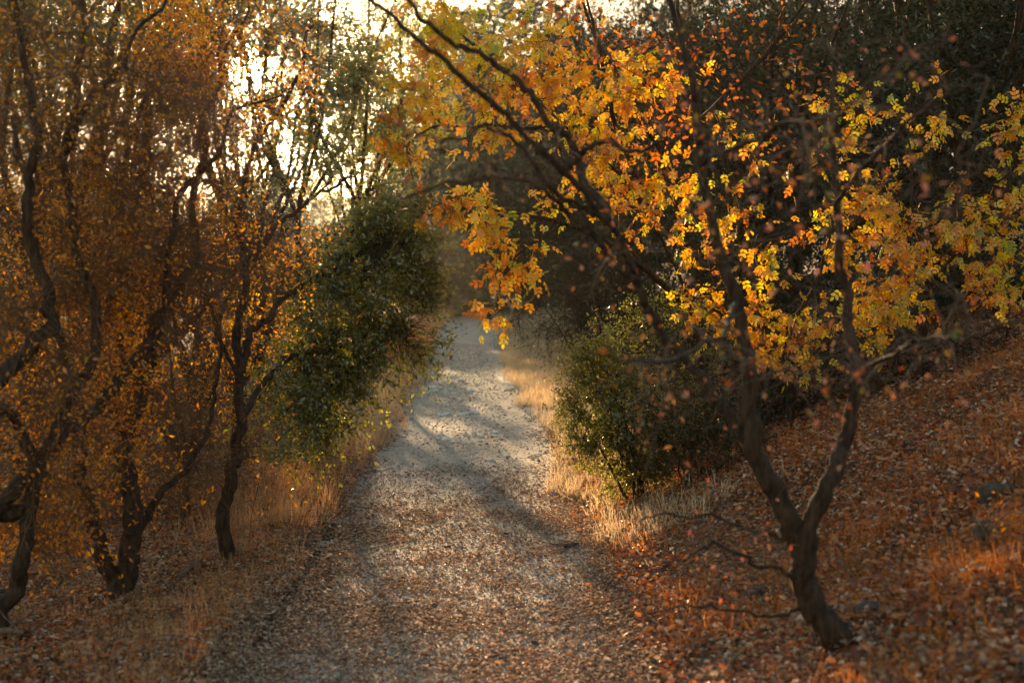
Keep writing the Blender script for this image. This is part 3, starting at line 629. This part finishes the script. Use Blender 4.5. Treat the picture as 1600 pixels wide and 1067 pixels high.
for x, y, rz, s, lab in [(-8.5, 48, 1, .62, 'hazy distant tree under the sun, low and round'),
                         (-1.0, 62, 1.1, .62, 'low dark tree standing at the very end of the path'),
                         (1.4, 60, 2.3, .75, 'low dark tree right of the path end'),
                         (-3.8, 58, 3.9, .6, 'low dark tree left of the path end'),
                         (-5.25, 38, 2.4, .48, 'low distant tree close to the left verge, before the far bend'),
                         (-7.4, 40, 4.1, .58, 'low distant tree just left of the one by the verge'),
                         (-2.7, 58, 5.9, 1.42, 'tall distant tree behind the leftmost golden sprays'),
                         (1.0, 56, 4.9, 1.5, 'tall distant tree behind the upper golden leaves over the path'),
                         (-1.6, 78, 3.3, 1.8, 'tallest distant tree, at the back above the path end'),
                         (-13, 36, 2.2, .6, 'distant round tree beyond the leaning left tree'),
                         (-8.5, 31, 5.6, .5, 'distant low round tree behind the three-stemmed tree'),
                         (-15, 52, 2, .6, 'hazy distant tree far left beyond the thicket'),
                         (-5.2, 50, 3, .45, 'hazy distant tree left of the far bend'),
                         (3.2, 52, 4, 1.2, 'hazy distant tree right of the far bend'),
                         (-23, 60, 5, .8, 'hazy distant tree at the far left'),
                         (9, 56, 6, 1.5, 'hazy distant tree behind the right evergreens'),
                         (-9, 78, 1.5, .75, 'hazy distant tree at the back, left of the path end'),
                         (3, 88, 2.5, 1.3, 'hazy distant tree at the back, right of the path end'),
                         (-6, 92, 2.9, 1.1, 'hazy distant tree at the very back behind the path end'),
                         (18, 60, 3.5, 1.7, 'hazy distant tree beyond the top of the bank'),
                         (-16, 90, 4.5, .8, 'hazy distant tree at the very back on the left')]:
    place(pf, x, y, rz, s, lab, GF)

# ------------------------------------------------------------------ ground cover (stuff)
def scatter_leaves(mb, n, xr, yr, size, rng, keep, tmpl, lift=.012, tilt=.45):
    x = rng.uniform(*xr, n); y = yr[0] + (yr[1] - yr[0]) * rng.random(n) ** 1.3
    k = rng.random(n) < keep(x, y); x, y = x[k], y[k]; n = len(x)
    z = ground(x, y) + .012 + rng.random(n) * lift
    a = rng.uniform(0, 2 * math.pi, n); d = np.stack([np.cos(a), np.sin(a), rng.normal(0, tilt * .5, n)], 1)
    nn = rng.normal(size=(n, 3)) * tilt; nn[:, 2] += 1
    leaves(mb, np.stack([x, y, z], 1), d, rng.uniform(*size, n), tmpl, rng, flat=nn)
CURL = LEAF(.55, .22, .18)
def u_left(x, y): return path_c(y) - HW - x
def u_right(x, y): return x - path_c(y) - HW
r_ = rs(81); mb = MB()
def rng_pick(x): return r_.random(len(x))
def k1(x, y):
    onp = (u_left(x, y) < 0) & (u_right(x, y) < 0)
    den = np.clip(.85 - (y - 6) / 8.5, .015, .85) * (.6 + 1.0 * np.clip(vnoise(x, y, 1.3, 9) + .5, 0, 1))
    den = np.where((rng_pick(x) < .5) | (y < 7), den, den * .6)
    uu = np.clip(np.abs(x - path_c(y)) / HW, 0, 1)
    den = den * (.8 + .5 * uu ** 3) * np.clip(.7 + 2.2 * (vnoise(x, y, 3.1, 51) + vnoise(x, y, 7.5, 52) * .6 + .12), .6, 1.4)
    return np.where(onp, den, np.clip(1.5 - (y - 5) / 14, .15, 1) * (.45 + 1.1 * np.clip(vnoise(x, y, .9, 7) + .5, 0, 1)))
scatter_leaves(mb, 420000, (-1.7, 1.3), (4.6, 15), (.009, .021), r_, k1, CURL)
scatter_leaves(mb, 110000, (-3.6, 3.2), (4.3, 16), (.015, .036), r_, k1, CURL)
scatter_leaves(mb, 30000, (-9, 8), (10, 34), (.03, .06), r_, lambda x, y: np.where((u_left(x, y) > -.1) | (u_right(x, y) > 1.2), .9, .05), CURL)
scatter_leaves(mb, 22000, (-4, -1), (5, 10), (.02, .045), r_, lambda x, y: 1 + 0 * x, CURL)
scatter_leaves(mb, 36000, (.5, 5.5), (4, 12), (.018, .04), r_, lambda x, y: np.where(u_right(x, y) > .1, .4 + .8 * np.clip(vnoise(x, y, 1.6, 77) + .4, 0, 1), 0), CURL, .05, .6)
tag(mb.build('leaf_litter', M['litter']), 'brown and tan fallen leaves covering the near path and the forest floor', 'fallen leaves', kind='stuff')
mb = MB()
scatter_leaves(mb, 80000, (.4, 6), (3.8, 13), (.022, .045), r_, lambda x, y: np.where(u_right(x, y) > .1, .4 + .8 * np.clip(vnoise(x, y, 1.1, 17) + .5, 0, 1), np.where(u_right(x, y) > -.7, .05, 0)), LOBED(), .05, .6)
scatter_leaves(mb, 48000, (-4.2, -1.15), (5, 12.5), (.018, .036), r_, lambda x, y: np.where(u_left(x, y) > .15, .35 + .8 * np.clip(vnoise(x, y, 1.4, 19) + .5, 0, 1), 0), LOBED(), .03, .5)
tag(mb.build('orange_leaf_litter', M['litter_r']), 'rusty orange fallen leaves heaped over the right bank and under the left trees', 'fallen leaves', kind='stuff')

def blades(mb, n, xr, yr, ht, rng, keep, wd=.0022, lean=.35, tuft=.35):
    nt_ = max(1, n // 14); tx = rng.uniform(*xr, nt_); ty = yr[0] + (yr[1] - yr[0]) * rng.random(nt_) ** 1.2
    k = rng.random(nt_) < keep(tx, ty); tx, ty = tx[k], ty[k]; nt_ = len(tx)
    th = rng.uniform(.55, 1.0, nt_); i = np.repeat(np.arange(nt_), 14)
    x = tx[i] + rng.normal(0, .035, len(i)); y = ty[i] + rng.normal(0, .035, len(i)); n = len(x)
    h = rng.uniform(ht[0], ht[1], n) * th[i]
    P0 = np.stack([x, y, ground(x, y) - .01], 1)
    D = np.stack([(x - tx[i]) * 6 + rng.normal(0, lean * .5, n), (y - ty[i]) * 6 + rng.normal(0, lean * .5, n), np.ones(n)], 1)
    P = batch_walk(P0, D, h, 3, rng, .12, (0, 0, -.10)); 
    a = rng.uniform(0, math.pi, n); W = np.stack([np.cos(a), np.sin(a), 0 * a], 1)
    ww = wd * rng.uniform(.6, 1.3, n)
    V = np.concatenate([P[:, k_:k_ + 1] + s * W[:, None] * (ww * f_)[:, None, None] for k_, f_ in enumerate((1, .9, .6)) for s in (-1, 1)] + [P[:, 3:4]], 1)
    b_ = (np.arange(n) * 7)[:, None, None]
    q = (np.array([[0, 1, 3, 2], [2, 3, 5, 4]])[None] + b_).reshape(-1, 4); t = (np.array([[4, 5, 6]])[None] + b_).reshape(-1, 3)
    r = np.clip(rng.random(n) * .6 + rng.random(nt_)[i] * .4, 0, 1)
    m0 = mb.n; mb.add(V.reshape(-1, 3), q, np.repeat(r, 2))
    mb.f.setdefault(3, []).append(t + m0); mb.a.setdefault(3, []).append(r.astype(np.float32))
r_ = rs(91)
mb = MB()
blades(mb, 90000, (-4.2, -1.0), (9.0, 30), (.07, .25), r_, lambda x, y: np.where(u_left(x, y) > .05 - .25 * np.clip(vnoise(x, y, .7, 31) + .3, 0, 1), np.exp(-((u_left(x, y) - .45) / .5) ** 2), 0))
blades(mb, 60000, (-4, -1.0), (4.5, 10.5), (.04, .17), r_, lambda x, y: np.where(u_left(x, y) > .05, .9 * np.exp(-((u_left(x, y) - .35) / .35) ** 2) + .12, 0), wd=.0013)
blades(mb, 45000, (-3, -1.5), (25, 60), (.3, .7), r_, lambda x, y: np.where(u_left(x, y) > .05, 1, 0), wd=.005)
tag(mb.build('rusty_dry_grass', M['straw_o']), 'rusty dry grass standing along the left edge of the path', 'dry grass', kind='stuff')
mb = MB()
blades(mb, 50000, (-4.2, -1.0), (13.0, 32), (.12, .36), r_, lambda x, y: np.where(u_left(x, y) > .02, np.exp(-((u_left(x, y) - .4) / .45) ** 2), 0))
blades(mb, 190000, (-.5, 2.4), (8.3, 32), (.05, .20), r_, lambda x, y: np.where(u_right(x, y) > .1 - .4 * np.clip(vnoise(x, y, .8, 33) + .3, 0, 1), np.exp(-((u_right(x, y) - .3) / np.interp(y, [9, 15], [.4, .85])) ** 2) * (.25 + 1.2 * np.clip(vnoise(x, y, 2.5, 34) + .4, 0, 1)), .0), wd=.003)
blades(mb, 40000, (-1.5, 5), (28, 60), (.15, .5), r_, lambda x, y: np.where(u_right(x, y) > .0, .9, .0), wd=.005)
tag(mb.build('pale_dry_grass', M['straw']), 'pale straw-coloured grass on both sides of the path, brightest on the right', 'dry grass', kind='stuff')
mb = MB()
blades(mb, 150000, (.6, 5), (4.4, 11), (.04, .17), r_, lambda x, y: np.where(u_right(x, y) > .2, np.clip(.02 + 2.2 * (vnoise(x, y, 1.1, 23) + .05), 0, 1), .0), wd=.0014, lean=.7)
tag(mb.build('orange_bank_grass', M['amber']), 'fine orange dry grass on the right bank around the forked tree', 'dry grass', kind='stuff')

# gravel chips and stones
def rock_mesh(rng, sub=2, rough=.18, flat=.5):
    import bmesh
    bm = bmesh.new(); bmesh.ops.create_icosphere(bm, subdivisions=sub, radius=1)
    V = np.array([v.co[:] for v in bm.verts]); Fc = np.array([[v.index for v in f.verts] for f in bm.faces]); bm.free()
    o_ = rng.random(3) * 50
    dsp = 1 + rough * (vnoise(V[:, 0] + o_[0], V[:, 1] + V[:, 2] * .7, 1.6, 3) * 2 + vnoise(V[:, 2] + o_[1], V[:, 0] - V[:, 1], 2.6, 5))
    for _ in range(5):
        nrm_ = unit(rng.normal(size=3)); dd = V @ nrm_; cut = rng.uniform(.55, .85); V = V - np.clip(dd - cut, 0, None)[:, None] * nrm_ * .9
    V = V * dsp[:, None] * np.array([1, rng.uniform(.6, .95), flat]); return V, Fc
r_ = rs(101); mb = MB()
tm = rock_mesh(r_, 1, .2, .55); n = 65000
y = 5 + 30 * r_.random(n); x = path_c(y) + np.clip(r_.normal(0, .5, n), -1.05, 1.05)
sz = r_.uniform(.003, .009, n) * np.interp(y, [5, 12, 30], [.9, 1.15, 1.7]) * (1 + (r_.random(n) < .06) * 1.3)
a = r_.uniform(0, 6.28, n)
leaves(mb, np.stack([x, y, ground(x, y) + .012], 1), np.stack([np.cos(a), np.sin(a), 0 * a], 1), sz, tm, r_, flat=np.tile([0., 0, 1], (n, 1)))
tag(mb.build('gravel', M['gravel']), 'small gravel chips strewn over the path surface', 'gravel', kind='stuff')

def stone(name, px, py, wpx, mat, label, cat, group=None, seed=0, flat=.42, d=None, sink=.22):
    rng = rs(1000 + seed)
    if d is None:
        lo, hi = 3.0, 60.0
        r0 = ray(px, py)
        for _ in range(50):
            m = (lo + hi) / 2; p = np.array([0, 0, CAM_H]) + r0 * (m / r0[1])
            if p[2] > ground(p[0], p[1]): lo = m
            else: hi = m
        d = (lo + hi) / 2
    x, y = at(px, py, d)[:2]; s = wpx / F_PX * d / 2
    V, Fc = rock_mesh(rng, 3 if wpx > 14 else 2, .2, flat)
    me = MB(); c_, s_ = math.cos(rng.uniform(0, 3.14)), math.sin(rng.uniform(0, 3.14)); 
    a_ = rng.uniform(-.35, .35); V = np.stack([V[:, 0] * math.cos(a_) - V[:, 1] * math.sin(a_), V[:, 0] * math.sin(a_) + V[:, 1] * math.cos(a_), V[:, 2]], 1)
    me.add(V * s, Fc, None)
    o = me.build(name, M[mat]); o.location = (x, y, float(ground(x, y)) + .01 + s * flat * (1 - 2 * sink))
    return tag(o, label, cat, group)
GS = 'pale stones embedded across the middle of the path'
big = [(677, 609, 14, 'largest pale stone of the row farthest up the path'), (767, 722, 14, 'lone pale stone nearest the viewer on the mid path'), (698, 650, 13, 'pale stone leading the second row on the path'),
       (735, 613, 12, 'pale rounded stone at the right end of the farthest row'), (698, 690, 14, 'long flat pale stone at the left of the third row')]
for i, (px, py, wp, lab) in enumerate(big): stone('pale_stone', px, py, wp * 1.15, 'stone', lab, 'stone', None, i)
pts = []
rr_ = random.Random(7)
for (cx_, cy_, sx, sy, n, wh) in [(700, 612, 36, 5, 9, 'in the farthest row across the path'), (715, 650, 40, 7, 13, 'in the second row across the path'), (715, 688, 34, 7, 13, 'in the nearest row across the path'), (760, 684, 38, 6, 6, 'right of the nearest row on the path'), (725, 635, 50, 24, 8, 'lying loose between the two farther rows'), (745, 705, 50, 14, 6, 'lying loose just below the nearest row'), (690, 590, 30, 9, 5, 'lying loose beyond the farthest row')]:
    for _ in range(n): pts.append((cx_ + rr_.uniform(-1, 1) * sx, cy_ + rr_.uniform(-1, 1) * sy, rr_.uniform(6, 13), wh))
for i, (px, py, wp, wh) in enumerate(pts): stone('pale_stone', px, py, wp * .95, 'stone', 'small pale flat stone ' + wh, 'stone', GS, 20 + i)
dark = [(700, 858, 13, 'small dark stone left of centre where the leaf litter begins'), (778, 780, 7, 'tiny dark stone alone on the gravel'), (893, 858, 26, 'dark flat stone at the right edge of the path'),
        (843, 828, 10, 'small dark stone just above the flat one at the right path edge'), (788, 838, 14, 'dark flat stone in the middle of the leafy path'), (785, 1035, 20, 'dark stone at the bottom of the picture near the centre'),
        (742, 1055, 15, 'small dark stone at the bottom, left of its larger neighbour'), (835, 1010, 16, 'dark stone in the litter near the bottom centre'), (505, 1025, 16, 'dark stone in the litter left of the path centre')]
for i, (px, py, wp, lab) in enumerate(dark): stone('dark_stone', px, py, wp, 'rock', lab, 'stone', None, 200 + i, .5)
rocks = [(1552, 790, 60, 'dark boulder at the right edge above the slanting grey one', .9), (1540, 848, 52, 'grey boulder slanting out of the bank near the right edge', .8), (1358, 968, 56, 'dark rock beside the foot of the forked tree', .6),
         (1180, 935, 44, 'greyish rock in the grass left of the forked trunk', .5), (1490, 775, 26, 'small rock at the edge of the sunlit bank grass', .6), (1440, 790, 24, 'small brown rock below the sunlit bank grass', .6),
         (1400, 935, 24, 'small grey rock right of the rock by the forked tree', .5), (1080, 990, 40, 'flat rock low on the bank, left of the forked tree', .4), (1020, 1030, 30, 'flat rock at the foot of the bank near the bottom', .4)]
for i, (px, py, wp, lab, fl) in enumerate(rocks): stone('bank_rock', px, py, wp, 'rock', lab, 'rock', None, 300 + i, fl)

# fallen sticks
def stick(pts, r0, label, mat='twig_grey', seed=0):
    rng = rs(seed); P = [at(*p) for p in pts]
    P = [np.array([p[0], p[1], float(ground(p[0], p[1])) + r0 + .012 + dz]) for p, dz in zip(P, [0, .02, .04, .02, .0][:len(P)])]
    root = empty('fallen_branch', P[0], label, 'branch'); mb = MB(); Q = spline(P, 6)
    tubes(mb, Q[None], np.linspace(r0, r0 * .4, len(Q))[None], 7, .08, rng); mb.build('branch', M[mat], root)
    mb = MB()
    Pt = batch_walk(Q[[6, 10]], np.array([[.6, .3, .5], [-.5, .2, .6]]), np.array([.25, .2]), 4, rng, .2); tubes(mb, Pt, np.repeat(np.linspace(r0 * .4, .001, 5)[None], 2, 0), 4); mb.build('side_twig', M[mat], root)
stick([(275, 905, 7.9), (292, 900, 8.0), (308, 898, 8.1), (322, 903, 8.1)], .016, 'short pale fallen branch lying between the left trunks', seed=1)
stick([(-20, 1000, 6.4), (10, 1006, 6.4), (40, 1018, 6.3)], .022, 'pale broken branch end at the bottom left corner', seed=2)

# twigs lying about: far too many to count
r_ = rs(121); n = 2600; x = r_.uniform(-4, 4.5, n); y = 4.4 + 12 * r_.random(n) ** 1.3
k = (u_left(x, y) > -.1) | (u_right(x, y) > .0); x, y = x[k], y[k]; n = len(x); a = r_.uniform(0, 6.28, n)
P = batch_walk(np.stack([x, y, 0 * x], 1), np.stack([np.cos(a), np.sin(a), 0 * a], 1), r_.uniform(.08, .4, n), 4, r_, .18)
P[:, :, 2] = ground(P[:, :, 0], P[:, :, 1]) + .02 + r_.random((n, 1)) * .035 + r_.normal(0, .006, (n, 5))
mb = MB(); tubes(mb, P, r_.uniform(.0015, .004, n)[:, None] * np.linspace(1, .5, 5)[None], 4)
tag(mb.build('fallen_twigs', M['twig_grey']), 'dry fallen twigs scattered over both sides of the path', 'twigs', kind='stuff')

# young weed stems
def weed(px, d, h, label, seed):
    rng = rs(seed); b = g_at(px, d); 
    P = spline([b - [0, 0, .03], b + [.02, 0, h * .4], b + [.05 + rng.normal() * .03, 0, h * .75], b + [.08, 0, h]], 5)
    tree('dry_weed', label, b, [(P, np.linspace(.004, .0015, len(P)))], ell_w(rng, b + [.04, 0, h * .6], (.12, .1, h * .35), 14), 14, ('twig_grey', 'twig_grey', 'russet'), rng,
         tw=2, twl=(.03, .08), lf=1, lsize=(.015, .03), tmpl=SMALL, cat='weed', rmax=.002, skip=.2, sides=5, twr=.0008)
weed(185, 6.1, .33, 'thin dry weed stem in the rusty grass at the lower left', 1)
weed(385, 8.6, .45, 'thin dry weed beside the slim oak trunk', 2)
weed(1545, 5.6, .3, 'tall dry weed on the bank near the right edge', 3)

# ------------------------------------------------------------------ haze, shaped to give the lens bloom around the sun
hm, N, L, o = new_mat('haze_air')
pv = N('ShaderNodeVolumePrincipled'); pv.inputs['Color'].default_value = (.95, .90, .82, 1); pv.inputs['Density'].default_value = .0003; pv.inputs['Anisotropy'].default_value = .94
L(pv.outputs[0], o.inputs['Volume'])
import bmesh
me = bpy.data.meshes.new('haze'); bm = bmesh.new(); bmesh.ops.create_cube(bm, size=1); bm.to_mesh(me); bm.free(); me.materials.append(hm)
ho = bpy.data.objects.new('haze', me); COL.objects.link(ho)
zlo, zhi = -2.5, 40.0
ho.scale = (1000, 1000, zhi - zlo); ho.location = (0, 400, (zlo + zhi) / 2)
tag(ho, 'thin warm haze shaped to add a bloom around the low sun', 'haze', kind='stuff')
